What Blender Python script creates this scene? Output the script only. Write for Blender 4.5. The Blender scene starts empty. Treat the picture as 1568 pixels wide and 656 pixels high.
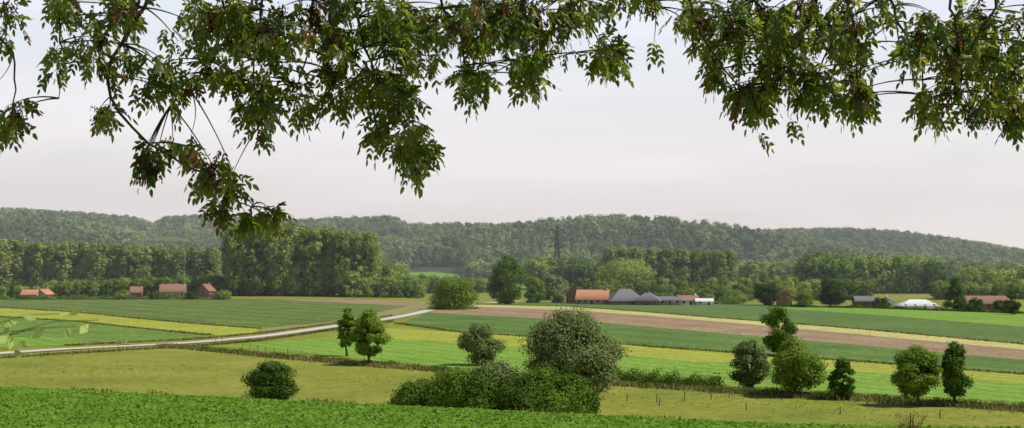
import bpy, math, numpy as np
from mathutils import Vector
R = np.random.RandomState
scene = bpy.context.scene
EYE = 20.0
F = 1568*50/36.0
TILT = math.atan(72/F)

# ------------------------------------------------------------------ terrain
RX = (np.array([-600,0,100,200,238,252,300,450,540,600,628,700,800,870,930,1000,1100,1200,1300,1380,1440,1500,1568,1700,2200])-784)/F*2300
RY = np.array([322,325,329,334,345,335,333,341,338,337,350,350,351,355,356,358,358,354,356,361,367,376,388,398,390])
RH = 20+(400-RY)/F*2300-14
def sstep(u):
    u = np.clip(u,0,1); return u*u*(3-2*u)
def ground_h(x, y):
    x = np.asarray(x,float); y = np.asarray(y,float)
    zb = np.maximum(np.minimum(18.3,18.3-0.0944*y), 14.24-0.038*y)
    ye = np.clip(82-0.70*x, 40, 150)
    u = np.clip((y-ye)/70,0,1)
    near = zb*(1-u**1.25)
    w = sstep((y-190)/120)*(1-sstep((y-1200)/300))
    und = 0.55*np.sin(x/62+0.7)*np.cos(y/90+1.2)+0.45*np.sin((x+y)/75)
    ridge = np.interp(x*2300/np.maximum(y,900), RX, RH)
    hill = ridge*sstep((y-1330)/950)**0.9
    rt = 1-0.6*sstep((x/np.maximum(y,900)-0.18)/0.15)
    spur = 26*np.exp(-((y-1640)/130)**2)*(0.5+0.5*np.sin(x/170+1.0))*rt+15*np.sin(x/110+y/130)*sstep((y-1450)/200)*(1-sstep((y-1900)/250))*rt
    back = -50*sstep((y-2500)/1500)
    return near+und*w+hill+spur*sstep((y-1330)/200)+back
def gh(x,y): return float(ground_h(x,y))

# ground point where the ray through image pixel (px, py) meets the terrain
def G(px,py,start=150.):
    dx=(px-784)/F; dy=(328-py)/F
    d=np.array([dx, math.cos(TILT)-dy*math.sin(TILT), math.sin(TILT)+dy*math.cos(TILT)])
    t=np.arange(start,2600,0.5)
    z=EYE+d[2]*t; g=ground_h(d[0]*t,d[1]*t)
    i=int(np.argmax(z<g)) if (z<g).any() else len(t)-1
    return d[0]*t[i], d[1]*t[i]
def BX(px,d): return (px-784)/F*d

# ------------------------------------------------------------------ mesh helpers
def build(name, parts, mats, smooth=False, parent=None):
    me=bpy.data.meshes.new(name)
    V=[];nv=0;loops=[];starts=[];tot=[];mi=[];ls=0
    for v,f,m in parts:
        v=np.asarray(v,float).reshape(-1,3); f=np.asarray(f,int)
        if len(f)==0: continue
        k=f.shape[1]
        V.append(v); loops.append((f+nv).ravel()); n=len(f)
        starts.append(ls+np.arange(n)*k); tot.append(np.full(n,k)); mi.append(np.full(n,m) if np.isscalar(m) else m)
        ls+=n*k; nv+=len(v)
    V=np.concatenate(V);loops=np.concatenate(loops);starts=np.concatenate(starts);mi=np.concatenate(mi)
    me.vertices.add(len(V)); me.vertices.foreach_set('co',V.astype(np.float32).ravel())
    me.loops.add(len(loops)); me.loops.foreach_set('vertex_index',loops.astype(np.int32))
    me.polygons.add(len(starts)); me.polygons.foreach_set('loop_start',starts.astype(np.int32))
    me.polygons.foreach_set('material_index',mi.astype(np.int32))
    for m in mats: me.materials.append(m)
    me.update(calc_edges=True); me.validate()
    if smooth: me.polygons.foreach_set('use_smooth',np.ones(len(me.polygons),bool))
    ob=bpy.data.objects.new(name,me); scene.collection.objects.link(ob)
    if parent: ob.parent=parent
    return ob
def norm(a): return a/np.maximum(np.linalg.norm(a,axis=-1,keepdims=True),1e-9)
def leaf_quads(c,n,s,rs,asp=0.6):
    n=norm(n); r=rs.normal(size=c.shape); t=norm(np.cross(n,r)); b=np.cross(n,t)
    s=np.asarray(s).reshape(-1,1)
    V=np.stack([c+t*s, c+b*s*asp, c-t*s, c-b*s*asp],1).reshape(-1,3)
    return V, np.arange(len(V)).reshape(-1,4)
def tube(pts,rad,k=6):
    pts=np.asarray(pts,float); rad=np.asarray(rad,float); n=len(pts)
    d=norm(np.gradient(pts,axis=0)); ref=np.array([0.31,0.95,0.02]) if abs(d[0][2])>0.8 else np.array([0.05,0.1,1.0])
    a=norm(np.cross(d,ref)); b=np.cross(d,a)
    th=np.arange(k)*2*math.pi/k
    V=(pts[:,None]+rad[:,None,None]*(np.cos(th)[None,:,None]*a[:,None]+np.sin(th)[None,:,None]*b[:,None])).reshape(-1,3)
    i=np.arange(n-1)[:,None]*k; j=np.arange(k)[None]; j2=(j+1)%k
    Fq=np.stack([i+j,i+j2,i+k+j2,i+k+j],-1).reshape(-1,4)
    return V,Fq
def box(x0,x1,y0,y1,z0,z1):
    V=np.array([[x0,y0,z0],[x1,y0,z0],[x1,y1,z0],[x0,y1,z0],[x0,y0,z1],[x1,y0,z1],[x1,y1,z1],[x0,y1,z1]],float)
    return V,np.array([[0,3,2,1],[4,5,6,7],[0,1,5,4],[1,2,6,5],[2,3,7,6],[3,0,4,7]])
def bez(a,b,c,n=6):
    t=np.linspace(0,1,n)[:,None]; return (1-t)**2*a+2*t*(1-t)*b+t*t*c

# ------------------------------------------------------------------ materials
def mat(name):
    m=bpy.data.materials.new(name); m.use_nodes=True; nt=m.node_tree; nt.nodes.clear()
    return m,nt,nt.nodes,nt.links
def ramp(N,stops):
    r=N.new('ShaderNodeValToRGB'); e=r.color_ramp.elements
    while len(e)<len(stops): e.new(0.5)
    for k,(p,c) in enumerate(stops): e[k].position=p; e[k].color=(*c,1)
    return r
def foliage(name,dark,light,trans=0.3,scale=0.6,gloss=0.0,tcol=None,tcol2=None,patch=0.0):
    m,nt,N,L=mat(name)
    out=N.new('ShaderNodeOutputMaterial')
    tc=N.new('ShaderNodeTexCoord'); no=N.new('ShaderNodeTexNoise'); no.inputs['Scale'].default_value=scale; no.inputs['Detail'].default_value=3
    L.new(tc.outputs['Object'],no.inputs['Vector'])
    oi=N.new('ShaderNodeObjectInfo'); ad=N.new('ShaderNodeMath'); ad.operation='MULTIPLY_ADD'; ad.inputs[1].default_value=0.5
    L.new(oi.outputs['Random'],ad.inputs[0])
    sb=N.new('ShaderNodeMath'); sb.operation='SUBTRACT'; sb.inputs[1].default_value=0.25; L.new(no.outputs['Fac'],sb.inputs[0]); L.new(sb.outputs[0],ad.inputs[2])
    r=ramp(N,[(0.3,dark),(0.7,light)]); L.new(ad.outputs[0],r.inputs['Fac'])
    col=r.outputs[0]
    if patch>0:   # stands of different species across the wood
        ge=N.new('ShaderNodeNewGeometry'); pn=N.new('ShaderNodeTexNoise'); pn.inputs['Scale'].default_value=patch; pn.inputs['Detail'].default_value=3
        L.new(ge.outputs['Position'],pn.inputs['Vector'])
        pr=ramp(N,[(0.36,(0.62,0.70,0.72)),(0.5,(0.95,0.97,0.9)),(0.66,(1.35,1.25,1.05))]); L.new(pn.outputs['Fac'],pr.inputs['Fac'])
        mu=N.new('ShaderNodeMix'); mu.data_type='RGBA'; mu.blend_type='MULTIPLY'; mu.inputs['Factor'].default_value=1
        L.new(col,mu.inputs['A']); L.new(pr.outputs[0],mu.inputs['B']); col=mu.outputs['Result']
    df=N.new('ShaderNodeBsdfDiffuse'); L.new(col,df.inputs['Color'])
    tr=N.new('ShaderNodeBsdfTranslucent')
    if tcol2:
        r2=ramp(N,[(0.42,tcol),(0.62,tcol2)]); L.new(no.outputs['Fac'],r2.inputs['Fac']); L.new(r2.outputs[0],tr.inputs['Color'])
    elif tcol: tr.inputs['Color'].default_value=(*tcol,1)
    else: L.new(col,tr.inputs['Color'])
    mx=N.new('ShaderNodeMixShader'); mx.inputs[0].default_value=trans; L.new(df.outputs[0],mx.inputs[1]); L.new(tr.outputs[0],mx.inputs[2])
    last=mx
    if gloss>0:
        g=N.new('ShaderNodeBsdfGlossy'); g.inputs['Roughness'].default_value=0.4; g.inputs['Color'].default_value=(1,1,1,1)
        m2=N.new('ShaderNodeMixShader'); m2.inputs[0].default_value=gloss; L.new(mx.outputs[0],m2.inputs[1]); L.new(g.outputs[0],m2.inputs[2]); last=m2
    L.new(last.outputs[0],out.inputs[0]); return m
def surf(name,c1,c2,scale=1.0,rough=0.85,c3=None,fine=None,stretch=(1,1,1),rot=0.0,rows=None,bump=0.0,famt=0.4):
    """noise-varied ground / wall material in world metres"""
    m,nt,N,L=mat(name)
    out=N.new('ShaderNodeOutputMaterial'); p=N.new('ShaderNodeBsdfPrincipled'); p.inputs['Roughness'].default_value=rough
    p.inputs['Specular IOR Level'].default_value=0.15
    L.new(p.outputs[0],out.inputs[0])
    ge=N.new('ShaderNodeNewGeometry'); mp=N.new('ShaderNodeMapping'); mp.inputs['Rotation'].default_value=(0,0,rot); mp.inputs['Scale'].default_value=stretch
    L.new(ge.outputs['Position'],mp.inputs['Vector'])
    no=N.new('ShaderNodeTexNoise'); no.inputs['Scale'].default_value=scale; no.inputs['Detail'].default_value=6; no.inputs['Roughness'].default_value=0.65
    L.new(mp.outputs[0],no.inputs['Vector'])
    r=ramp(N,[(0.33,c1),(0.67,c2)] if c3 is None else [(0.3,c1),(0.5,c2),(0.72,c3)])
    L.new(no.outputs['Fac'],r.inputs['Fac'])
    col=r.outputs[0]
    fs=fine or 1.2
    nf=N.new('ShaderNodeTexNoise'); nf.inputs['Scale'].default_value=fs; nf.inputs['Detail'].default_value=4; nf.inputs['Roughness'].default_value=0.7
    L.new(mp.outputs[0],nf.inputs['Vector'])
    rf=ramp(N,[(0.3,(1-famt,)*3),(0.7,(1+famt*0.8,)*3)]); L.new(nf.outputs['Fac'],rf.inputs['Fac'])
    mu=N.new('ShaderNodeMix'); mu.data_type='RGBA'; mu.blend_type='MULTIPLY'; mu.inputs['Factor'].default_value=1
    L.new(col,mu.inputs['A']); L.new(rf.outputs[0],mu.inputs['B']); col=mu.outputs['Result']
    if rows:
        for ang,sc,amt in rows:
            m2=N.new('ShaderNodeMapping'); m2.inputs['Rotation'].default_value=(0,0,ang); L.new(ge.outputs['Position'],m2.inputs['Vector'])
            w=N.new('ShaderNodeTexWave'); w.inputs['Scale'].default_value=sc; w.inputs['Distortion'].default_value=0.8; w.inputs['Detail'].default_value=3; w.inputs['Detail Scale'].default_value=1.5
            L.new(m2.outputs[0],w.inputs['Vector'])
            rw=ramp(N,[(0.0,(1-amt,)*3),(1.0,(1+amt*0.5,)*3)]); L.new(w.outputs['Fac'],rw.inputs['Fac'])
            m3=N.new('ShaderNodeMix'); m3.data_type='RGBA'; m3.blend_type='MULTIPLY'; m3.inputs['Factor'].default_value=1
            L.new(col,m3.inputs['A']); L.new(rw.outputs[0],m3.inputs['B']); col=m3.outputs['Result']
    L.new(col,p.inputs['Base Color'])
    if bump>0:
        bp=N.new('ShaderNodeBump'); bp.inputs['Distance'].default_value=bump; bp.inputs['Strength'].default_value=0.7
        L.new(nf.outputs['Fac'],bp.inputs['Height']); L.new(bp.outputs[0],p.inputs['Normal'])
    return m

M_bark=surf('bark',(0.06,0.05,0.035),(0.14,0.11,0.08),3,fine=20,bump=0.02)
M_twig=surf('twig_bark',(0.035,0.026,0.018),(0.075,0.055,0.038),6,fine=40)
M_dk=foliage('leaves_dark',(0.032,0.068,0.012),(0.105,0.17,0.028),0.22)
M_md=foliage('leaves_mid',(0.060,0.12,0.016),(0.19,0.28,0.042),0.3)
M_lt=foliage('leaves_light',(0.13,0.22,0.03),(0.25,0.35,0.06),0.3)
M_wil=foliage('leaves_willow',(0.09,0.135,0.042),(0.26,0.30,0.12),0.22,scale=0.8)
M_pop=foliage('leaves_poplar',(0.13,0.20,0.035),(0.30,0.36,0.085),0.25,scale=0.25)
M_pop2=foliage('leaves_poplar_far',(0.14,0.21,0.045),(0.30,0.35,0.09),0.25,scale=0.25)
M_far=foliage('leaves_far_forest',(0.12,0.175,0.06),(0.30,0.34,0.13),0.2,scale=0.12,patch=0.011)
M_belt=foliage('leaves_belt',(0.12,0.195,0.035),(0.31,0.38,0.09),0.25,scale=0.3,patch=0.03)

# ------------------------------------------------------------------ tree generator
def crown_parts(rs,H,W,base,ncl,nlf,leaf,shape='round',trunk=True,limb=True,lr=(0.12,0.2),D=None):
    D=D or W
    cb=H*base; ch=H-cb
    lob=rs.uniform(0.62,1.18,(8,5))
    cs=[]
    while len(cs)<ncl:
        u=rs.uniform(0.02,0.98)
        if shape=='round': pr=math.sqrt(max(0,1-(2*u-1)**2))
        elif shape=='ovate': pr=math.sin(math.pi*u**0.75)**0.65
        elif shape=='column': pr=min(1,(u/0.10)**0.5)*min(1,((1-u)/0.28)**0.5)
        elif shape=='cone': pr=(1-u)**0.7*min(1,(u/0.08))
        elif shape=='dome': pr=math.sqrt(max(0,1-u**2))
        if rs.rand()>pr+0.1: continue
        th=rs.uniform(0,2*math.pi); k=int(th/(2*math.pi)*8)%8; f=(th/(2*math.pi)*8)%1
        kz=min(3,int(u*4)); fz=u*4-kz
        pl=(lob[k,kz]*(1-f)+lob[(k+1)%8,kz]*f)*(1-fz)+(lob[k,kz+1]*(1-f)+lob[(k+1)%8,kz+1]*f)*fz
        r=rs.uniform(0.15,1)**0.45*pr*pl*0.5*0.86
        cs.append([math.cos(th)*r*W,math.sin(th)*r*D,cb+u*ch])
    cs=np.array(cs)
    rc=rs.uniform(lr[0]*0.7,lr[1],ncl)*W
    w=rc**2; k=rs.choice(ncl,nlf,p=w/w.sum())
    d=norm(rs.normal(size=(nlf,3)))
    rr=rs.uniform(0,1,nlf)**0.33
    rr=np.where(rs.rand(nlf)<0.14,rr*1.4,rr)
    c=cs[k]+d*(rr*rc[k])[:,None]*np.array([1,1,0.8])
    c[:,2]=np.maximum(c[:,2],0.015*H+rs.rand(nlf)*0.03*H)
    # fit to the given height and width, from image pixels for single trees
    hx=np.percentile(np.hypot(c[:,0],c[:,1]),98.5); fx=(W/2)/hx; fz=H/np.percentile(c[:,2],99.7)
    c[:,:2]*=fx; c[:,2]*=fz; cs[:,:2]*=fx; cs[:,2]*=fz
    cen=np.array([0,0,cb+ch*0.4])
    outw=norm(c-cen)
    n=d*0.8+outw*0.5+np.array([0,0,0.3])+rs.normal(size=(nlf,3))*0.38
    s=leaf*rs.uniform(0.6,1.3,nlf)
    v,f=leaf_quads(c,n,s,rs,0.7)
    parts=[(v,f,0)]
    if trunk:
        tr=0.018*H+0.03*W*0.4
        zt=cb+ch*0.75; ts=np.linspace(0,1,7)
        wob=np.cumsum(rs.normal(size=(7,2))*0.012*H,axis=0); wob[0]=0
        tp=np.column_stack([wob,ts*zt-0.3]); rad=tr*(1-0.85*ts)+0.02; rad[0]*=1.35
        v,f=tube(tp,rad,8); parts.append((v,f,1))
        if limb:
            for j in rs.choice(ncl,min(ncl,14),replace=False):
                e=cs[j]; zz=max(cb*0.75,e[2]-np.hypot(e[0],e[1])*0.9); zz=min(zz,zt*0.95)
                a=np.array([np.interp(zz,tp[:,2],tp[:,0]),np.interp(zz,tp[:,2],tp[:,1]),zz])
                mid=(a+e)/2+np.array([0,0,-0.05*ch])
                p=bez(a,mid,e,5); v,f=tube(p,np.linspace(tr*0.4,0.03,5),5); parts.append((v,f,1))
    return parts
def tree(name,px,py,top,wpx,m,shape='round',base=0.15,ncl=60,nlf=6000,leaf=0.16,seed=0,stretchD=1.0,lr=(0.10,0.19),d=None):
    rs=R(seed)
    if d: x,y=BX(px,d),d
    else: x,y=G(px,py)
    z=gh(x,y); H=(400-top)/F*y+EYE-z; W=wpx/F*y
    ob=build(name,crown_parts(rs,H,W,base,ncl,int(nlf*1.6),leaf*1.08,shape,D=W*stretchD,lr=lr),[m,M_bark])
    ob.location=(x,y,z)
    return ob

# ------------------------------------------------------------------ ground
def axis(segs):
    a=[]
    for s,e,st in segs: a+=list(np.arange(s,e,st))
    a.append(segs[-1][1]); return np.array(a,float)
xs=axis([(-5000,-1500,250),(-1500,-320,30),(-320,320,5),(320,1500,30),(1500,5000,250)])
ys=axis([(-300,-20,20),(-20,200,2.5),(200,900,5),(900,2700,20),(2700,9000,200)])
X,Y=np.meshgrid(xs,ys); Z=ground_h(X,Y)
nx,ny=len(xs),len(ys)
i=np.arange(ny-1)[:,None]*nx+np.arange(nx-1)[None]
Fg=np.stack([i,i+1,i+nx+1,i+nx],-1).reshape(-1,4)
cx=(X[:-1,:-1]+X[1:,1:]).ravel()/2; cy=(Y[:-1,:-1]+Y[1:,1:]).ravel()/2
mi=np.zeros(len(cx),int); mi[cy>1320]=1
ye=np.clip(82-0.70*cx,40,150); mi[(cy<ye+8)&(cy>20)&(cx<60)]=2
M_mead=surf('meadow_grass',(0.135,0.168,0.020),(0.195,0.212,0.025),0.035,c3=(0.27,0.255,0.05),fine=0.6,bump=0.1,famt=0.32)
M_ffl=surf('forest_floor',(0.03,0.045,0.02),(0.05,0.07,0.03),0.05)
M_soil=surf('beet_field_soil',(0.06,0.13,0.015),(0.09,0.17,0.022),0.5)
build('ground',[(np.column_stack([X.ravel(),Y.ravel(),Z.ravel()]),Fg,mi)],[M_mead,M_ffl,M_soil],smooth=True)

def resample(pl,n):
    pl=np.array(pl,float); s=np.r_[0,np.cumsum(np.linalg.norm(np.diff(pl,axis=0),axis=1))]; t=np.linspace(0,s[-1],n)
    return np.column_stack([np.interp(t,s,pl[:,0]),np.interp(t,s,pl[:,1])])
def sheet(name,top,bot,m,off,world=False):
    """strip of land between two boundary lines, draped on the terrain"""
    a=np.array(top if world else [G(*p) for p in top]); b=np.array(bot if world else [G(*p) for p in bot])
    L=max(np.linalg.norm(np.diff(a,axis=0),axis=1).sum(),np.linalg.norm(np.diff(b,axis=0),axis=1).sum())
    n=max(8,int(L/5)); a=resample(a,n); b=resample(b,n)
    if not world:
        rs=R(int(abs(a[0,0]))%1000); 
        a[1:-1]+=rs.normal(size=(n-2,2))*0.15
        b[1:-1]+=rs.normal(size=(n-2,2))*0.15
    k=max(2,int(np.linalg.norm(a-b,axis=1).max()/5)+1)
    t=np.linspace(0,1,k)[:,None,None]; P=a[None]*(1-t)+b[None]*t
    z=ground_h(P[...,0],P[...,1])+off
    V=np.concatenate([P,z[...,None]],-1).reshape(-1,3)
    i=np.arange(k-1)[:,None]*n+np.arange(n-1)[None]
    f=np.stack([i,i+n,i+n+1,i+1],-1).reshape(-1,4)
    return build(name,[(V,f,0)],[m],smooth=True)

def rowang(p,q):
    a=np.array(G(*p));b=np.array(G(*q)); return -(math.atan2(b[1]-a[1],b[0]-a[0])+math.pi/2)
raL=rowang((120,478),(330,498)); raR=rowang((860,505),(1568,565)); raB=rowang((870,482),(1568,545))
M_pot=surf('potato_crop',(0.092,0.15,0.032),(0.16,0.215,0.045),0.05,fine=0.6,rows=[(raL,0.10,0.40),(raL,0.022,0.15)],bump=0.3,famt=0.55)
M_pot2=surf('beet_crop_far',(0.082,0.15,0.030),(0.125,0.205,0.040),0.04,fine=0.6,rows=[(raR,0.12,0.2),(raR,0.02,0.12)],bump=0.3,famt=0.45)
M_pot3=surf('beet_crop_left',(0.11,0.19,0.03),(0.155,0.245,0.042),0.04,fine=0.6,rows=[(raL,0.12,0.25)],bump=0.3,famt=0.5)
M_yel=surf('young_crop',(0.255,0.285,0.032),(0.33,0.345,0.05),0.04,fine=0.7,bump=0.15,famt=0.3,rows=[(raR,0.06,0.10)])
M_brt=surf('bright_crop',(0.14,0.255,0.028),(0.19,0.315,0.038),0.04,fine=0.7,bump=0.2,famt=0.4,rows=[(raR,0.05,0.12)])
M_brn=surf('ploughed_soil',(0.25,0.172,0.105),(0.33,0.232,0.145),0.05,fine=0.8,rows=[(raB,0.1,0.12),(raB,0.02,0.08)],bump=0.15)
M_str=surf('stubble',(0.38,0.355,0.12),(0.48,0.435,0.17),0.06,fine=1.0)
M_gra=surf('pasture',(0.08,0.135,0.03),(0.11,0.175,0.04),0.03,fine=0.5,bump=0.1,rows=[(raB,0.08,0.14)])
M_road=surf('concrete_road_surface',(0.45,0.43,0.39),(0.56,0.53,0.48),0.3,fine=3,rough=0.9,famt=0.15)
M_verge=surf('dry_verge',(0.18,0.18,0.06),(0.30,0.25,0.11),0.12,fine=1.0,bump=0.15)

# right-hand strips
sheet('crop_field',[(840,463),(1100,465),(1300,469),(1600,482)],[(745,467),(870,470),(1090,487),(1330,506),(1620,533)],M_gra,0.05)
sheet('bright_crop_field',[(1180,468),(1380,473),(1600,483)],[(1180,472),(1380,486),(1600,504)],M_brt,0.08)
sheet('stubble_strip',[(745,467),(870,470),(1090,487),(1330,506),(1620,533)],[(700,469),(870,475),(1090,492),(1330,514),(1620,541)],M_str,0.05)
sheet('ploughed_field',[(700,469),(870,475),(1090,492),(1330,514),(1620,541)],[(655,479),(860,490),(1000,502),(1330,530),(1620,556)],M_brn,0.05)
sheet('potato_field',[(655,479),(860,490),(1000,502),(1330,530),(1620,556)],[(610,496),(700,509),(860,520),(1000,532),(1330,556),(1620,578)],M_pot2,0.05)
sheet('young_crop_field',[(590,503),(700,509),(860,520),(1000,532),(1330,556),(1620,578)],[(545,514),(700,527),(860,537),(1000,549),(1330,571),(1620,591)],M_yel,0.05)
sheet('bright_crop_field',[(545,514),(700,527),(860,537),(1000,549),(1330,571),(1620,591)],[(330,531),(500,545),(700,566),(950,581),(1300,602),(1620,621)],M_brt,0.05)
# left-hand fields
sheet('potato_field',[(-60,459),(200,459),(450,459),(560,461),(655,464)],[(-60,468),(120,478),(330,498),(430,502),(650,474)],M_pot,0.05)
sheet('fallow_strip',[(430,459.5),(560,460),(650,463)],[(470,462),(560,466),(655,470)],M_brn,0.08)
sheet('young_crop_field',[(-60,469),(120,479),(330,499),(400,504)],[(-60,481),(120,492),(330,514),(380,515)],M_yel,0.05)
sheet('bright_crop_field',[(-60,482),(120,493),(320,514)],[(-60,523),(120,523),(260,521)],M_pot3,0.05)
sheet('pasture',[(-60,514),(60,516),(110,519)],[(-60,536),(60,531),(150,528)],M_brt,0.08)
sheet('dry_verge',[(400,504),(520,492),(650,465)],[(400,512),(520,499),(658,476)],M_verge,0.09)
sheet('distant_field',[(612,417),(660,417),(725,424)],[(600,429),(660,431),(725,431)],M_brt,0.3)

# road : single-lane concrete track with grass shoulders and slab edges
rp=[G(*p) for p in [(-90,549),(0,542),(100,535),(190,531),(300,525),(400,516),(500,502),(600,488),(640,480)]]
last=np.array(rp[-1]); rp+= [tuple(last+np.array([6,70])),tuple(last+np.array([40,190]))]
rp=resample(rp,160)
for _ in range(8): rp[1:-1]=(rp[:-2]+2*rp[1:-1]+rp[2:])/4
def ribbon(name,pl,w,off,m,th=0.0):
    d=norm(np.gradient(pl,axis=0)); nn=np.column_stack([-d[:,1],d[:,0]])
    w=w*(1+0*pl[:,:1])+(R(4).normal(size=(len(pl),1))*0.25 if w>5 or w<3 else 0)
    return sheet(name,[tuple(p) for p in pl+nn*w/2],[tuple(p) for p in pl-nn*w/2],m,off,world=True)
ribbon('road_verge',rp,7.5,0.11,M_verge)
ribbon('concrete_road',rp,4.6,0.15,M_road)
tp=resample([tuple(rp[52]),G(215,529),G(150,523),G(-60,527)],30)
ribbon('dirt_track',tp,2.6,0.13,M_verge)

# ------------------------------------------------------------------ beet leaves on the near slope
rs=R(5); n=170000
x=rs.uniform(-46,24,n); y=rs.uniform(64,128,n)
yed=82-0.70*x; edge=1.5*np.sin(x/3.1)+rs.normal(size=n)*0.4
k=(y<yed+9+edge*0.3)&(np.abs(x)<y*0.40+3); x=x[k];y=y[k]
hh=0.12+0.14*rs.rand(len(x))+0.06*np.sin(x*2.1+np.sin(y*1.3)*2)*np.sin(y*2.7)
c=np.column_stack([x,y,ground_h(x,y)+hh]); nn=np.array([0,-0.15,1.0])+rs.normal(size=c.shape)*0.40
v,f=leaf_quads(c,nn,rs.uniform(0.07,0.16,len(x)),rs,0.7)
M_beet=foliage('beet_leaves',(0.13,0.25,0.03),(0.22,0.36,0.05),0.3,scale=0.5)
build('beet_crop',[(v,f,0)],[M_beet])

# meadow tufts / rough grass
def tufts(name,x,y,hmin,hmax,w,m,seed):
    rs=R(seed); n=len(x); a=rs.uniform(0,math.pi,n); h=rs.uniform(hmin,hmax,n)
    z=ground_h(x,y)-0.02; ca,sa=np.cos(a)*w,np.sin(a)*w; lx,ly=rs.normal(size=(2,n))*0.3*h
    V=np.stack([np.column_stack([x-ca,y-sa,z]),np.column_stack([x+ca,y+sa,z]),np.column_stack([x+ca*.3+lx,y+sa*.3+ly,z+h]),np.column_stack([x-ca*.5+lx,y-sa*.5+ly,z+h*.9])],1).reshape(-1,3)
    return build(name,[(V,np.arange(len(V)).reshape(-1,4),0)],[m])
M_tuft=foliage('meadow_tufts',(0.17,0.20,0.03),(0.28,0.29,0.06),0.35,scale=0.06)
M_rough=foliage('rough_grass',(0.12,0.14,0.035),(0.26,0.24,0.09),0.3,scale=0.1)
rs=R(8); n=16000; y=rs.uniform(165,330,n); x=rs.uniform(-0.4,0.4,n)*y
kk=np.sin(x/13+2*np.sin(y/17))+np.sin(y/11+x/23)+rs.normal(size=n)*0.6>0.5
tufts('meadow_grass_tufts',x[kk],y[kk],0.06,0.16,0.12,M_tuft,9)
ditch=[(250,531),(310,536),(440,549),(600,563),(760,575),(950,590),(1150,603),(1350,615),(1640,634)]
dl=resample([G(*p) for p in ditch],400)
idx=rs.randint(0,400,16000); xx=dl[idx]+rs.normal(size=(16000,2))*np.array([1.0,1.5])
tufts('ditch_grass',xx[:,0],xx[:,1],0.25,0.9,0.12,M_rough,10)
el=resample([(-44,113+6),(0,82+8),(20,68+8)],200); idx=rs.randint(0,200,2500); xx=el[idx]+rs.normal(size=(2500,2))*0.5
xx=xx[np.sin(xx[:,0]*0.35)+np.sin(xx[:,0]*0.9)>0.5]
tufts('field_edge_weeds',xx[:,0],xx[:,1],0.3,0.75,0.06,M_rough,12)
# grass along the strip boundaries and the road
bl=[];
for pts,cnt in ([[(745,467),(870,470),(1090,487),(1330,506),(1620,533)],2500],[[(610,496),(700,509),(860,520),(1000,532),(1330,556),(1620,578)],3000],[[(-60,469),(120,479),(330,499),(400,504)],2500],[[(-60,482),(120,493),(320,514)],2000],[[(0,549),(190,537),(300,531),(400,522),(500,507),(600,493)],3500],[[(100,530),(300,520),(400,511),(500,498),(600,484)],2500]):
    q=resample([G(*p) for p in pts],300); bl.append(q[rs.randint(0,300,cnt)]+rs.normal(size=(cnt,2))*0.6)
bl=np.concatenate(bl); tufts('boundary_grass',bl[:,0],bl[:,1],0.2,0.6,0.2,M_rough,13)

# ------------------------------------------------------------------ individual trees
tree('maple_tree',531,546,473,34,M_md,'ovate',0.22,40,4500,0.20,1)
tree('maple_tree',566,560,475,62,M_md,'ovate',0.2,60,8000,0.19,2)
tree('round_bush',415,617,553,86,M_dk,'round',0.0,80,9000,0.13,3,lr=(0.1,0.17))
tree('crab_apple_tree',737,560,496,70,M_wil,'round',0.08,80,8500,0.17,4,lr=(0.12,0.2))
tree('willow_tree',873,608,476,160,M_wil,'ovate',0.04,200,30000,0.17,105,lr=(0.08,0.17))
tree('birch_tree',1192,545,470,60,M_md,'ovate',0.1,60,6500,0.19,6)
tree('hornbeam_tree',1149,596,522,62,M_wil,'ovate',0.1,60,7500,0.15,7)
tree('oak_tree',1218,608,518,86,M_md,'ovate',0.15,75,10000,0.16,8)
tree('hawthorn_tree',1291,612,549,46,M_md,'ovate',0.03,50,6000,0.13,9)
tree('ash_sapling',1404,622,530,80,M_md,'ovate',0.2,70,8500,0.15,10)
tree('ash_sapling',1462,622,525,48,M_dk,'column',0.17,60,7500,0.15,11,lr=(0.14,0.26))
# wide scrub
bs=[(642,632,582,92),(700,636,562,115),(762,638,552,125),(842,640,560,145),(882,637,575,70),(730,640,570,130),(800,641,570,140)]
for k,(a,b,t,w) in enumerate(bs):
    tree('elder_bush',a,b,t,w,M_wil if k==2 else (M_md if k%2 else M_dk),'dome',0.0,90,10500,0.15,20+k,lr=(0.09,0.2))
# bramble hedge
def hedge(name,pts,h,w,m,seed,nper=130,leaf=0.13,world=False):
    rs=R(seed); P=np.array(pts if world else [G(*p) for p in pts]); L=np.linalg.norm(np.diff(P,axis=0),axis=1).sum()
    n=int(L*nper); q=resample(P,600); i=rs.randint(0,600,n); 
    hv=h*(0.65+0.35*np.sin(np.arange(600)/11.+seed)*np.sin(np.arange(600)/29.+1)); hv=np.maximum(hv*(0.8+0.4*np.repeat(rs.rand(60),10)),h*0.3)
    th=rs.uniform(0,math.pi,n); rr=rs.uniform(0.3,1,n)**0.5
    x=q[i,0]+rs.normal(size=n)*0.4+np.cos(th)*rr*w*0.3; y=q[i,1]+np.cos(th)*rr*w*0.5; z=ground_h(x,y)+np.sin(th)*rr*hv[i]
    c=np.column_stack([x,y,z]); nn=np.column_stack([np.cos(th)*0.3,np.cos(th),np.sin(th)])+rs.normal(size=c.shape)*0.5
    v,f=leaf_quads(c,nn,rs.uniform(0.6,1.3,n)*leaf,rs,0.7)
    return build(name,[(v,f,0)],[m])
hedge('bramble_hedge',[(940,586),(1020,592),(1100,597)],3.0,3.5,M_dk,31,500)
hedge('bramble_hedge',[(310,537),(440,549),(600,562),(700,572)],1.2,1.8,M_md,32,110)
hedge('bramble_hedge',[(1100,600),(1350,614),(1620,632)],1.3,2.0,M_md,33,110)
hedge('garden_hedge',[(868,465),(940,466),(1000,465),(1100,466)],1.9,1.6,M_dk,34,60,0.25)
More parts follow.
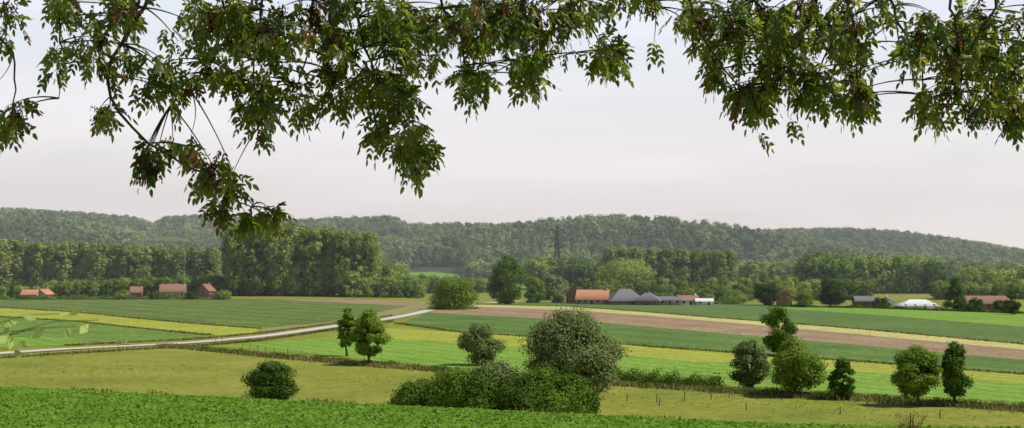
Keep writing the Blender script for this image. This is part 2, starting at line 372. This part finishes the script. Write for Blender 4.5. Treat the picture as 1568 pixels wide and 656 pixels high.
hedge('garden_hedge',[(1180,470),(1340,473),(1480,478),(1600,482)],1.6,1.6,M_dk,35,60,0.25)
hedge('garden_hedge',[(-40,459),(120,459),(260,459),(350,459)],2.6,1.8,M_md,36,70,0.28)

# field-edge trees
tree('walnut_tree',697,474,424,80,M_md,'dome',0.0,80,7500,0.33,40)
tree('cedar_tree',776,466,391,62,M_dk,'ovate',0.02,80,8500,0.33,41)
tree('lime_tree',815,464,424,40,M_lt,'ovate',0.0,50,4500,0.33,42)
tree('lime_tree',850,464,422,44,M_wil,'ovate',0.0,50,4500,0.33,43)
tree('poplar_crown_tree',960,463,397,98,M_belt,'round',0.05,90,11000,0.48,44,d=800)
tree('pear_tree',1172,468,434,48,M_dk,'round',0.03,50,4500,0.28,45)
tree('oak_tree',1271,470,428,44,M_dk,'ovate',0.1,50,5000,0.28,46)
tree('cypress_tree',1463,476,425,36,M_dk,'cone',0.02,60,5500,0.26,47)
tree('cypress_tree',1549,482,444,28,M_dk,'cone',0.05,40,4000,0.24,48)
tree('orchard_tree',1124,466,444,50,M_lt,'dome',0.0,40,3500,0.26,49)
tree('orchard_tree',1078,463,441,42,M_belt,'dome',0.0,40,3500,0.26,50)
tree('orchard_tree',1020,464,448,34,M_md,'dome',0.0,40,2500,0.26,53)
tree('orchard_tree',1350,472,456,30,M_dk,'dome',0.0,40,2500,0.26,54)
tree('orchard_tree',1492,478,456,36,M_dk,'dome',0.0,40,2500,0.26,55)
tree('orchard_tree',1530,479,460,24,M_md,'dome',0.0,40,2500,0.26,56)
tree('orchard_tree',1232,471,446,36,M_md,'dome',0.0,40,2500,0.26,57)
tree('orchard_tree',238,459,446,22,M_md,'dome',0.0,40,2500,0.28,58)
tree('orchard_tree',292,459,447,22,M_dk,'dome',0.0,40,2500,0.28,59)
tree('orchard_tree',188,459,444,30,M_belt,'dome',0.0,40,2500,0.28,60)
tree('orchard_tree',340,459,444,28,M_belt,'dome',0.0,40,2500,0.28,61)
tree('spruce_tree',163,458,434,18,M_dk,'cone',0.0,30,2500,0.3,51)
tree('spruce_tree',22,458,430,18,M_dk,'cone',0.0,30,2500,0.3,52)

# ------------------------------------------------------------------ instanced woods
def wood(name,protos,pos,scl,rs):
    """pos Nx2; one instanced wood object per prototype set"""
    par=bpy.data.objects.new(name,None); scene.collection.objects.link(par)
    N_=len(pos); pick=rs.randint(0,len(protos),N_)
    for j,me in enumerate(protos):
        k=pick==j; p=pos[k]; s=scl[k]
        if len(p)==0: continue
        z=ground_h(p[:,0],p[:,1]); a=rs.uniform(0,2*math.pi,len(p))
        c=np.column_stack([p,z]); ca=np.column_stack([np.cos(a),np.sin(a),0*a])*s[:,None]/2; cb=np.column_stack([-np.sin(a),np.cos(a),0*a])*s[:,None]/2
        V=np.stack([c-ca-cb,c+ca-cb,c+ca+cb,c-ca+cb],1).reshape(-1,3)
        ob=build('tree_positions_%d'%(j+1),[(V,np.arange(len(V)).reshape(-1,4),0)],[],parent=par)
        ob.instance_type='FACES'; ob.use_instance_faces_scale=True; ob.instance_faces_scale=1.0
        ob.show_instancer_for_render=False; ob.show_instancer_for_viewport=False
        ch=bpy.data.objects.new('tree_form_%d'%(j+1),me); scene.collection.objects.link(ch); ch.parent=ob
    return par
def proto(name,mats,seed,*a,**k):
    ob=build(name,crown_parts(R(seed),*a,**k),mats); me=ob.data; bpy.data.objects.remove(ob); return me
P_pop=[proto('poplar',[M_pop,M_bark],60+j,37,12.5+j*0.8,0.04,80,6500,0.55,'column',limb=False,lr=(0.12,0.24)) for j in range(4)]
P_pop2=[proto('poplar_far',[M_pop2,M_bark],70+j,30,10+j,0.05,60,3000,0.75,'column',limb=False,lr=(0.18,0.32)) for j in range(4)]
P_far=[proto('forest_tree',[M_far],80+j,16,13+j,0.1,24,480,1.1,'dome',trunk=False,lr=(0.16,0.26)) for j in range(5)]
P_belt=[proto('belt_tree',[M_belt,M_bark],90+j,16,13+j,0.03,45,2200,0.6,'round',limb=False,lr=(0.13,0.22)) for j in range(4)]
def rect(pa,pb,d0,d1,sp,rs):
    xs_,ys_=np.meshgrid(np.arange(BX(pa,(d0+d1)/2),BX(pb,(d0+d1)/2),sp),np.arange(d0,d1,sp))
    p=np.column_stack([xs_.ravel(),ys_.ravel()]); p[:,0]*=p[:,1]/((d0+d1)/2)
    return p+rs.uniform(-0.35,0.35,p.shape)*sp
rs=R(100)
def block(name,protos,baseH,pa,pb,d0,d1,sp,topA,topB,var=0.1):
    p=rect(pa,pb,d0,d1,sp,rs); b=p[:,0]/p[:,1]*F+784
    top=np.interp(b,[pa,pb],[topA,topB]); H=(400-top)/F*d0+EYE
    return wood(name,protos,p,H/baseH*rs.uniform(1-var,1+var*0.4,len(p)),rs)
block('poplar_wood',P_pop,37,362,445,775,850,7.0,343,345,0.04)
block('poplar_wood',P_pop,37,445,566,775,850,7.5,346,357,0.07)
block('poplar_plantation',P_pop2,30,-150,335,900,960,7.0,366,382,0.08)
block('poplar_plantation',P_pop2,30,935,1130,900,950,7.0,381,386,0.06)
block('tree_belt',P_belt,16,1245,1440,850,900,9,391,398,0.2)
block('tree_belt',P_belt,16,1150,1245,1000,1050,10,402,406,0.15)
block('tree_belt',P_belt,16,1490,1700,830,880,10,412,414,0.15)
block('tree_belt',P_belt,16,825,930,960,1000,9,394,402,0.15)
block('tree_belt',P_belt,16,575,650,820,860,8,398,432,0.15)
block('tree_belt',P_belt,16,645,760,900,940,8,420,428,0.15)
block('tree_belt',P_belt,16,540,650,768,782,6,418,434,0.2)
block('garden_trees',P_belt,16,80,250,780,800,5,432,428,0.25)
block('garden_trees',P_belt,16,250,360,780,800,6,430,426,0.25)
block('garden_trees',P_belt,16,-60,80,800,815,6,434,438,0.25)
block('garden_trees',P_belt,16,1005,1160,735,750,6,436,432,0.35)
block('garden_trees',P_belt,16,1200,1330,735,750,6,432,430,0.35)
block('garden_trees',P_belt,16,1440,1640,720,740,6,432,432,0.3)
block('tree_belt',P_belt,16,-150,620,1150,1200,11,398,402,0.15)
block('tree_belt',P_belt,16,930,1640,1150,1200,12,402,402,0.15)
block('tree_belt',P_belt,16,860,1240,770,785,9,426,424,0.35)
# far forest on the hill
sp=10.5
gx,gy=np.meshgrid(np.arange(-1350,1350,sp),np.arange(1310,2560,sp*1.05)); p=np.column_stack([gx.ravel(),gy.ravel()])
p+=rs.uniform(-4.5,4.5,p.shape); b=p[:,0]/p[:,1]*F+784
k=(np.abs(p[:,0])<p[:,1]*0.40+60)&~((b>620)&(b<712)&(p[:,1]<1540)); p=p[k]
var=0.90+0.3*np.sin(p[:,0]/70)*np.sin(p[:,1]/90+p[:,0]/160)*0.5+rs.uniform(-0.32,0.28,len(p))
wood('hillside_forest',P_far,p,np.clip(var,0.5,1.35),rs)

# ------------------------------------------------------------------ buildings
def flat(name,c,rough=0.7,var=0.15,sc=1.5):
    return surf(name,tuple(v*(1-var) for v in c),tuple(v*(1+var) for v in c),sc,rough,fine=6,famt=0.2)
M_brick=flat('red_brick',(0.22,0.11,0.075)); M_brick2=flat('pale_brick',(0.36,0.27,0.20)); M_white=flat('white_render',(0.70,0.69,0.66),var=0.05)
M_tile=flat('orange_tiles',(0.48,0.22,0.13)); M_tile2=flat('brown_tiles',(0.27,0.15,0.11)); M_slate=flat('slate_tiles',(0.17,0.17,0.18),var=0.1); M_pale=flat('pale_sheet_roof',(0.68,0.68,0.68),var=0.05)
M_glass,nt,N,L=mat('window_glass'); o=N.new('ShaderNodeOutputMaterial'); q=N.new('ShaderNodeBsdfPrincipled'); q.inputs['Base Color'].default_value=(0.03,0.035,0.04,1); q.inputs['Roughness'].default_value=0.15; L.new(q.outputs[0],o.inputs[0])
M_frame=flat('window_frames',(0.7,0.7,0.68),var=0.03); M_door=flat('door_paint',(0.10,0.07,0.05)); M_steel=flat('weathered_steel',(0.05,0.052,0.056),var=0.1)
def house(name,px,d,w,dp,wh,rh,rot,wm,rm,hip=False,chim=1,nwin=3,py=None):
    x,y=BX(px,d),d
    e=bpy.data.objects.new(name,None); scene.collection.objects.link(e); e.location=(x,y,gh(x,y)-0.1); e.rotation_euler=(0,0,math.radians(rot))
    a,b=w/2,dp/2; t=0.18
    v,f=box(-a,a,-b,b,0,wh); parts=[(v,f[[0,2,3,4,5]],0)]
    if not hip:
        g=np.array([[-a,-b,wh],[-a,b,wh],[-a,0,wh+rh],[a,-b,wh],[a,b,wh],[a,0,wh+rh]]); parts.append((g,np.array([[0,2,1],[3,4,5]]),0))
    build('walls',parts,[wm],parent=e)
    ov=0.45; k=rh/b; r=(b+ov)*k; za=wh-ov*k
    rx=(a+0.35) if not hip else max(0.5,a-b)
    top=np.array([[-a-0.35,-b-ov,za],[a+0.35,-b-ov,za],[rx,0,wh+rh],[-rx,0,wh+rh],[-a-0.35,b+ov,za],[a+0.35,b+ov,za]])+[0,0,0.2]
    botm=top-[0,0,t]
    V=np.r_[top,botm]; Q=[[0,1,2,3],[5,4,3,2],[7,6,9,8],[10,11,8,9],[0,6,7,1],[5,11,10,4]]
    T=[[4,0,3],[1,5,2],[6,10,9],[11,7,8]]
    pr=[(V,np.array(Q),0)]
    if hip: pr.append((V,np.array(T),0)); pr.append((V,np.array([[0,4,10,6],[1,7,11,5]]),0))
    else: pr.append((V,np.array([[0,3,9,6],[3,4,10,9],[1,7,8,2],[2,8,11,5]]),0))
    build('roof',pr,[rm],parent=e)
    wp=[];fp=[]
    nr=max(1,int(round(wh/2.8)))
    for s in (-1,1):
        for fl in range(nr):
            for j in range(nwin):
                if fl==0 and j==nwin//2 and s==-1: continue
                cxx=-a+w*(j+0.5)/nwin; zc=1.0+fl*2.8; yy=s*b
                for (hw,pad,lst) in ((0.55,0.03,wp),(0.65,0.02,fp)):
                    lst.append((*box(cxx-hw,cxx+hw,min(yy,yy+s*pad),max(yy,yy+s*pad),zc-(hw-0.55),zc+1.25+(hw-0.55)),0))
    for s in (-1,1):
        for cyy in (-b*0.45,b*0.45):
            xx_=s*a
            fp.append((*box(min(xx_,xx_+s*0.02),max(xx_,xx_+s*0.02),cyy-0.6,cyy+0.6,0.95,2.3),0))
            wp.append((*box(min(xx_,xx_+s*0.03),max(xx_,xx_+s*0.03),cyy-0.5,cyy+0.5,1.05,2.2),0))
    build('window_frames',fp,[M_frame],parent=e); build('windows',wp,[M_glass],parent=e)
    cxx=-a+w*(nwin//2+0.5)/nwin
    build('door',[(*box(cxx-0.5,cxx+0.5,-b-0.04,-b,0,2.1),0)],[M_door],parent=e)
    for c_ in range(chim):
        cx_=(-1)**c_*(rx-0.9) if hip else (-1)**c_*(a-1.0)
        build('chimney',[(*box(cx_-0.35,cx_+0.35,-0.3,0.3,wh+rh*0.7,wh+rh+0.9),0),(*box(cx_-0.42,cx_+0.42,-0.37,0.37,wh+rh+0.902,wh+rh+1.05),0)],[wm],parent=e)
    return e
house('orange_roof_bungalow',48,745,8,7,2.6,2.4,5,M_brick2,M_tile)
house('orange_roof_bungalow',68,750,9,7,2.6,2.6,80,M_brick2,M_tile)
house('brick_cottage',210,752,6,7,3.0,2.8,10,M_brick,M_tile2,chim=1,nwin=2)
house('farmhouse',266,745,13,8,3.4,3.6,8,M_brick2,M_tile2,chim=2,nwin=4)
house('brick_house',316,748,8,7,3.6,3.4,75,M_brick,M_tile2,nwin=2)
house('brick_gable_house',878,690,7,7,4.6,4.6,88,M_brick,M_slate,nwin=2)
house('orange_roof_barn',908,672,15,9,2.6,4.2,-12,M_brick2,M_tile,chim=1,nwin=5)
house('slate_roof_villa',957,668,17,12,2.2,5.2,10,M_brick,M_slate,hip=True,chim=1,nwin=4)
house('slate_roof_villa',992,662,12,10,2.3,3.6,-14,M_brick,M_slate,hip=True,chim=1,nwin=3)
house('grey_roof_bungalow',1024,665,10,8,2.4,1.6,0,M_brick2,M_slate,nwin=3)
house('red_roof_bungalow',1052,668,10,8,2.3,2.2,15,M_white,M_tile2,nwin=3)
house('grey_roof_bungalow',1078,664,8,7,1.9,1.2,-5,M_white,M_pale,nwin=2,chim=0)
house('brick_house',1200,655,6,7,4.4,2.8,80,M_brick,M_tile2,nwin=2)
house('slate_roof_house',1322,640,9,7,2.6,2.0,0,M_brick,M_slate,nwin=3)
house('white_gable_house',1356,632,6,7,2.6,1.8,70,M_white,M_slate,nwin=2)
house('white_roof_pavilion',1404,608,16,9,1.5,2.4,0,M_white,M_pale,hip=True,chim=0,nwin=4)
house('brick_barn',1510,604,20,8,2.6,3.0,-8,M_brick,M_tile2,chim=0,nwin=5)

# lattice pylon
def strut(p,q,r): return (*tube(np.array([p,q],float),[r,r],4),0)
def pylon(px,d,top):
    x,y=BX(px,d),d; z=gh(x,y); H=(400-top)/F*d+EYE-z; parts=[]
    def w(t): return np.interp(t,[0,0.6,1],[3.2,1.3,0.3])
    lv=np.r_[np.linspace(0,0.6,6),np.linspace(0.66,1,6)]
    cor=[(-1,-1),(1,-1),(1,1),(-1,1)]
    for a,b in zip(lv[:-1],lv[1:]):
        for j,(cx_,cy_) in enumerate(cor):
            c2=cor[(j+1)%4]
            parts.append(strut((cx_*w(a),cy_*w(a),a*H),(cx_*w(b),cy_*w(b),b*H),0.22))
            parts.append(strut((cx_*w(a),cy_*w(a),a*H),(c2[0]*w(b),c2[1]*w(b),b*H),0.11))
            parts.append(strut((c2[0]*w(a),c2[1]*w(a),a*H),(cx_*w(b),cy_*w(b),b*H),0.11))
    for t,l in ((0.66,6.5),(0.79,8.0),(0.92,5.5)):
        for s in (-1,1):
            for yy in(-1,1):
                parts.append(strut((0,yy*w(t),t*H),(s*l,0,t*H+0.3),0.24)); parts.append(strut((0,yy*w(t),(t+0.05)*H),(s*l,0,t*H+0.3),0.15))
            parts.append(strut((s*l,0,t*H+0.3),(s*l,0,t*H-1.8),0.24))
    ob=build('electricity_pylon',parts,[M_steel]); ob.location=(x,y,z); ob.rotation_euler=(0,0,0.15)
pylon(853,1020,346)

# fences
M_post=flat('weathered_wood',(0.16,0.13,0.10))
def fence(name,pts,sp,h,seed,wire=True):
    rs=R(seed); P=np.array([G(*p) for p in pts]); L=np.linalg.norm(np.diff(P,axis=0),axis=1).sum(); q=resample(P,max(3,int(L/sp)))
    parts=[];tops=[]
    for x,y in q:
        z=gh(x,y); l=rs.normal(size=2)*0.05; hh=h*rs.uniform(0.85,1.1)
        parts.append((*tube([[x,y,z-0.3],[x+l[0]*.5,y+l[1]*.5,z+hh*.5],[x+l[0],y+l[1],z+hh]],[0.085,0.08,0.07],6),0)); tops.append((x,y,z))
    if wire:
        tops=np.array(tops)
        for hz in (0.45,0.75,1.05): parts.append((*tube(tops+[0,0,hz],np.full(len(tops),0.008),4),0))
    build(name,parts,[M_post])
fence('wooden_post_fence',[(-40,552),(60,548),(160,541),(270,534)],4,1.3,1)
fence('wooden_post_fence',[(-40,468),(120,479),(330,499)],5,1.3,2)
fence('wooden_post_fence',[(330,524),(420,541),(640,566)],6,1.2,3)
fence('wooden_post_fence',[(915,612),(1010,617),(1100,612),(1140,606)],4,1.2,4)
fence('wooden_post_fence',[(1010,622),(1200,632),(1420,640),(1600,648)],9,1.1,5,wire=False)

# ------------------------------------------------------------------ overhanging ash tree
D0=12.0; S=D0/F
def ap(px,py,dy=0.0):
    k=(D0+dy)/D0; return np.array([(px-784)*S*k, D0+dy, EYE+(400-py)*S*k])
rs=R(77)
trunk_b=np.array([-6.8,11.5,gh(-6.8,11.5)-0.3])
parts=[]
tpts=np.array([trunk_b,[-6.7,11.4,20],[-6.4,11.5,22.5],[-6.1,11.7,24.3],[-5.9,11.9,27]])
parts.append((*tube(tpts,[0.42,0.34,0.3,0.26,0.14],12),1))
bough=np.array([[-6.1,11.7,24.2],[-4,11.9,24.0],[-1.5,12.1,24.1],[1.2,12.0,24.2],[4,12.2,24.3],[7.5,12.3,24.1]])
parts.append((*tube(bough,[0.2,0.16,0.13,0.1,0.08,0.05],8),1))
bough2=np.array([[-6.0,11.8,25.4],[-3.5,14,25.4],[0,15.5,25.8],[5,16,26],[9,16,25.6]])
parts.append((*tube(bough2,[0.17,0.13,0.11,0.08,0.05],8),1))
br=[ # drooping branches in image pixels, projected out to the bough's distance
 ([(20,-300),(-60,-120),(-40,20),(30,90),(10,170),(20,205)],0),
 ([(60,-300),(40,-120),(75,-20),(95,70),(88,150)],0.3),
 ([(260,-320),(240,-120),(235,0),(170,70),(150,130),(205,210),(270,240),(320,275),(350,305),(412,332)],-0.2),
 ([(250,-300),(330,-100),(340,0),(330,90),(300,140),(260,160)],0.4),
 ([(360,-320),(400,-120),(400,0),(385,90),(395,195)],-0.4),
 ([(420,-320),(470,-100),(480,0),(470,90),(440,170)],0.2),
 ([(500,-320),(520,-110),(540,0),(560,90),(600,170),(640,240)],-0.1),
 ([(560,-320),(600,-110),(620,0),(610,80),(580,150),(590,210)],0.5),
 ([(640,-320),(660,-100),(670,0),(700,60),(720,110),(735,150)],0.1),
 ([(700,-320),(740,-100),(770,0),(800,60),(815,125)],-0.3),
 ([(800,-320),(840,-100),(860,-20),(900,30),(935,88)],0.2),
 ([(900,-320),(960,-120),(980,-40),(1010,10)],0.0),
 ([(960,-320),(1010,-120),(1060,0),(1080,70),(1130,130),(1165,170)],-0.3),
 ([(1060,-320),(1120,-100),(1160,0),(1200,70),(1180,140)],0.4),
 ([(1160,-320),(1200,-120),(1250,0),(1270,90),(1240,150)],0.0),
 ([(1220,-320),(1260,-110),(1300,0),(1320,80),(1310,160)],-0.2),
 ([(1320,-320),(1350,-110),(1360,-10),(1400,70),(1420,130),(1420,185)],0.3),
 ([(1400,-320),(1440,-110),(1460,0),(1480,80),(1470,160)],-0.1),
 ([(1480,-320),(1520,-100),(1530,0),(1520,90),(1560,180)],0.1),
 ([(1560,-320),(1600,-100),(1610,20),(1590,120),(1600,180)],0.4)]
bp=[]
for pts,dy in br:
    P=np.array([ap(a,b,dy+0.12*math.sin(k*1.7)) for k,(a,b) in enumerate(pts)])
    s=np.r_[0,np.cumsum(np.linalg.norm(np.diff(P,axis=0),axis=1))]; t=np.linspace(0,s[-1],26); P=np.column_stack([np.interp(t,s,P[:,j]) for j in range(3)])
    for _ in range(3): P[1:-1]=(P[:-2]+2*P[1:-1]+P[2:])/4
    P[1:-1]+=rs.normal(size=P[1:-1].shape)*0.012
    parts.append((*tube(P,np.linspace(0.028,0.004,26),6),1)); bp.append(P)
bp=np.concatenate(bp)
blobs=[(12,190,22,24,8),(5,40,20,25,4),(90,60,18,70,7),(95,10,30,20,5),(165,90,45,32,11),(170,20,60,30,12),(160,168,16,16,4),(225,252,18,12,6),(280,238,22,8,5),(232,122,22,30,6),
 (318,268,18,14,6),(348,285,16,16,6),(338,325,10,6,3),(396,336,24,9,9),(320,40,80,45,28),(270,130,28,30,8),(340,120,40,24,9),(395,172,24,36,14),(415,60,60,55,27),(455,145,22,34,8),
 (520,40,55,45,24),(520,130,36,44,14),(600,50,50,50,27),(600,150,36,40,21),(636,228,24,32,20),(580,198,16,24,7),(660,75,20,34,7),(722,138,22,28,13),(710,40,48,34,19),(740,70,16,18,3),
 (800,35,45,28,16),(812,112,24,28,11),(850,60,24,34,8),(895,25,40,20,10),(930,88,22,18,10),(990,2,45,10,6),(1065,30,32,28,10),(1100,85,40,34,15),(1145,158,30,26,14),(1150,40,45,40,17),(1190,115,30,36,12),
 (1235,50,50,45,20),(1250,138,30,30,13),(1305,50,30,45,15),(1308,145,20,32,13),(1365,10,30,16,4),(1400,88,20,18,6),(1424,168,14,28,8),(1440,40,36,32,10),(1470,108,28,44,12),(1500,40,40,36,15),
 (1530,118,30,44,13),(1560,178,20,24,11),(1580,60,36,46,12),(760,8,45,12,7),(1500,172,18,12,4)]
tips=[]
for cx_,cy_,rx_,ry_,n_ in blobs:
    for _ in range(int(n_*1.05+0.5)):
        a=rs.uniform(0,2*math.pi); r=math.sqrt(rs.rand()); tips.append(ap(cx_+math.cos(a)*r*rx_,cy_-10+math.sin(a)*r*ry_,rs.uniform(-0.7,0.9)))
nv=len(tips)
for _ in range(120): tips.append(ap(rs.uniform(-250,2200),rs.uniform(-450,-60),rs.uniform(-1.5,3.5)))  # unseen upper crown above the frame, added to shade the hanging leaves
LB=[];LD=[];KB=[]
allb=np.r_[bp,bough]
for k,t in enumerate(tips):
    sc=np.linalg.norm(allb-t,axis=1)+np.where(allb[:,2]<t[2]-0.05,0.6,0)
    a=allb[np.argmin(sc)]; mid=(a+t)/2+np.array([0,0,0.12*np.linalg.norm(t-a)]); p=bez(a,mid,t,7)
    if np.linalg.norm(a-t)<1.8: parts.append((*tube(p,np.linspace(0.008,0.003,7),4),1))
    dr=norm(p[-1]-p[-2])
    for j in range(rs.randint(4,7)):
        u=rs.uniform(0.7,1) if j>2 else 1.0
        q=p[min(6,int(u*6))]; LB.append(q); LD.append(norm(dr*0.5+rs.normal(size=3)*0.7+np.array([0,0,-0.45])))
    if k<nv and rs.rand()<0.17: KB.append(t)
# bare hanging twigs
for k in range(45):
    a=bp[rs.randint(0,len(bp))]
    if a[2]<21.0: continue
    e=a+np.array([rs.normal()*0.14,rs.normal()*0.1,-rs.uniform(0.15,0.4)]); m_=(a+e)/2+rs.normal(size=3)*0.05
    p=bez(a,m_,e,6); parts.append((*tube(p,np.linspace(0.007,0.0025,6),4),1))
    for _ in range(2): LB.append(e); LD.append(norm(np.array([rs.normal()*.6,rs.normal()*.6,-0.7])))
LB=np.array(LB);LD=np.array(LD);nL=len(LB); Ln=rs.uniform(0.11,0.20,nL)
side=norm(np.cross(LD,rs.normal(size=(nL,3)))); up=np.cross(side,LD)
down=np.array([0,0,-1.0])
def rpos(u): return LB+LD*(Ln*u)[:,None]+down*(Ln*0.35*u*u)[:,None]
lv=[];lm=[]
brown=rs.rand(nL)<np.where((LB[:,0]<-2.3)&(LB[:,2]<21.6),0.14,0.04)
for u in (0.3,0.47,0.64,0.81,1.0):
    for s in (-1,1):
        if u==1.0 and s==1: break
        base=rpos(u); tg=norm(LD+down*0.6*u)
        dd=norm(tg*0.65+side*s*0.8+down*0.25+rs.normal(size=(nL,3))*0.18) if u<1 else tg
        ll=(rs.uniform(0.043,0.073,nL)*(1.1 if u>0.4 else 0.8))[:,None]
        wv=norm(np.cross(dd,up)+rs.normal(size=(nL,3))*0.3); nz=np.cross(dd,wv); w=ll*0.24
        m1=base+dd*ll*0.3; m2=base+dd*ll*0.68+down*ll*0.05
        lv.append(np.stack([base,m1+wv*w+nz*w*.3,m2+wv*w*.8+nz*w*.3,base+dd*ll+down*ll*.12,m2-wv*w*.8+nz*w*.3,m1-wv*w+nz*w*.3],1).reshape(-1,3))
        lm.append(np.where(brown,3,0))
lv=np.concatenate(lv); lm=np.concatenate(lm); i6=np.arange(len(lv)).reshape(-1,6)
parts.append((lv,np.concatenate([i6[:,[0,1,2,3]],i6[:,[0,3,4,5]]]),np.r_[lm,lm]))
# rachises
ra=np.stack([LB-side*0.0015,LB+side*0.0015,rpos(1.0)+side*0.001,rpos(1.0)-side*0.001],1).reshape(-1,3)
parts.append((ra,np.arange(len(ra)).reshape(-1,4),1))
# seed bunches (ash keys)
kc=[]
for t in KB:
    n=110; o_=rs.normal(size=(n,3))*np.array([0.032,0.032,0.045])+[0,0,-0.05]; kc.append(t+o_)
kc=np.concatenate(kc); kd=norm(rs.normal(size=kc.shape)*0.4+down); kw=norm(np.cross(kd,rs.normal(size=kc.shape)))
V=np.stack([kc,kc+kd*.018+kw*.007,kc+kd*.038,kc+kd*.018-kw*.007],1).reshape(-1,3); parts.append((V,np.arange(len(V)).reshape(-1,4),2))
M_ash=foliage('ash_leaves',(0.036,0.062,0.009),(0.09,0.125,0.018),0.5,scale=2.5,gloss=0.02,tcol=(0.17,0.29,0.014),tcol2=(0.50,0.52,0.06))
M_key=foliage('ash_keys',(0.045,0.022,0.012),(0.15,0.065,0.035),0.25,scale=6)
M_brl=foliage('yellowed_leaves',(0.15,0.08,0.035),(0.27,0.17,0.06),0.5,scale=4)
build('ash_tree',parts,[M_ash,M_twig,M_key,M_brl])

# near shrub, lower left
rs=R(31); parts=[]; c=[];
x0=np.array([-1.95,4.0,gh(-1.95,4)-0.1])
def sp_(px,py,d=4.0): return np.array([(px-784)/F*d,d,EYE+(400-py)/F*d])
for tgt in [sp_(152,490),sp_(100,480),sp_(118,500),sp_(45,515),sp_(70,505),sp_(20,535),sp_(-40,500),sp_(-80,520)]:
    P=bez(x0,np.array([x0[0]-0.05,x0[1],tgt[2]+0.05]),tgt,14); parts.append((*tube(P,np.linspace(0.005,0.001,14),5),1))
    for j in range(9):
        q=P[rs.randint(8,14)]; c.append(q+rs.normal(size=3)*0.018)
c=np.array(c); v,f=leaf_quads(c,rs.normal(size=c.shape)*0.6+[0.3,-0.9,0.6],rs.uniform(0.010,0.028,len(c)),rs,0.5); parts.append((v,f,0))
M_sp=foliage('young_leaves',(0.26,0.38,0.08),(0.44,0.54,0.18),0.4,scale=5)
M_stem=flat('green_stem',(0.16,0.18,0.07))
build('hedge_shrub',parts,[M_sp,M_stem])
# dry shrub bottom right
rs=R(32); parts=[]; bx,by=BX(1392,30),30.0; bz=gh(bx,by)
topz=EYE+(400-628)/F*30
for j in range(70):
    a=rs.uniform(0,2*math.pi); r=rs.uniform(0,0.42); e=np.array([bx+math.cos(a)*r,by+math.sin(a)*r,rs.uniform(bz+(topz-bz)*0.7,topz)])
    P=bez(np.array([bx,by,bz-.1]),np.array([bx+math.cos(a)*r*.3,by,e[2]-.2]),e,7); parts.append((*tube(P,np.linspace(0.006,0.002,7),4),0))
    q=P[3:]+rs.normal(size=(4,3))*0.03; v,f=leaf_quads(q,rs.normal(size=q.shape),rs.uniform(0.012,0.03,4),rs,0.5); parts.append((v,f,1))
M_dry=foliage('dry_leaves',(0.20,0.12,0.07),(0.34,0.23,0.13),0.2,scale=8)
build('dry_shrub',parts,[M_dry,M_dry])

# ------------------------------------------------------------------ summer haze filling the valley air
hm,nt,N,L=mat('haze'); o=N.new('ShaderNodeOutputMaterial'); vs=N.new('ShaderNodeVolumeScatter'); vs.inputs['Color'].default_value=(0.86,0.93,1.0,1); vs.inputs['Density'].default_value=2.1e-4; vs.inputs['Anisotropy'].default_value=0.2
L.new(vs.outputs[0],o.inputs['Volume'])
v,f=box(-4500,4500,480,2700,-80,150); build('haze_air',[(v,f,0)],[hm])

# ------------------------------------------------------------------ light, sky, camera
sd=Vector((0.76,-0.06,1.0)).normalized()
sun=bpy.data.lights.new('sun','SUN'); sun.energy=5.0; sun.angle=math.radians(0.5); sun.color=(1,0.95,0.84)
so=bpy.data.objects.new('sun',sun); so.rotation_euler=sd.to_track_quat('Z','Y').to_euler(); scene.collection.objects.link(so)
wd=bpy.data.worlds.new('World'); scene.world=wd; wd.use_nodes=True; nt=wd.node_tree; N=nt.nodes; L=nt.links; N.clear()
out=N.new('ShaderNodeOutputWorld'); bg=N.new('ShaderNodeBackground'); bg.inputs['Strength'].default_value=0.1
sky=N.new('ShaderNodeTexSky'); sky.sky_type='NISHITA'; sky.sun_disc=False; sky.sun_elevation=math.asin(sd.z); sky.sun_rotation=math.atan2(sd.x,sd.y); sky.dust_density=2.0
tc=N.new('ShaderNodeTexCoord'); mp=N.new('ShaderNodeMapping'); mp.inputs['Scale'].default_value=(2.2,2.2,14); L.new(tc.outputs['Generated'],mp.inputs['Vector'])
cn=N.new('ShaderNodeTexNoise'); cn.inputs['Scale'].default_value=1.6; cn.inputs['Detail'].default_value=5; cn.inputs['Distortion'].default_value=0.4; L.new(mp.outputs[0],cn.inputs['Vector'])
cr=ramp(N,[(0.40,(0.82,)*3),(0.68,(1.0,)*3)]); L.new(cn.outputs['Fac'],cr.inputs['Fac'])
mx=N.new('ShaderNodeMix'); mx.data_type='RGBA'; L.new(cr.outputs[0],mx.inputs['Factor']); L.new(sky.outputs[0],mx.inputs['A'])
sx=N.new('ShaderNodeSeparateXYZ'); L.new(tc.outputs['Generated'],sx.inputs[0])
vr=ramp(N,[(0.0,(10.0,9.3,9.3)),(0.08,(9.8,9.4,9.6)),(0.18,(8.9,9.4,10.3)),(0.26,(2.6,3.2,4.2)),(0.7,(1.0,1.5,2.5))]); L.new(sx.outputs['Z'],vr.inputs['Fac'])
L.new(vr.outputs[0],mx.inputs['B']); L.new(mx.outputs['Result'],bg.inputs['Color']); L.new(bg.outputs[0],out.inputs[0])
cam=bpy.data.cameras.new('camera'); cam.lens=50; cam.sensor_width=36; cam.clip_start=0.1; cam.clip_end=20000
cam.dof.use_dof=True; cam.dof.focus_distance=120; cam.dof.aperture_fstop=13
co=bpy.data.objects.new('camera',cam); co.location=(0,0,EYE); co.rotation_euler=(math.pi/2+TILT,0,0); scene.collection.objects.link(co); scene.camera=co
scene.view_settings.view_transform='Standard'; scene.view_settings.look='None'; scene.view_settings.exposure=0
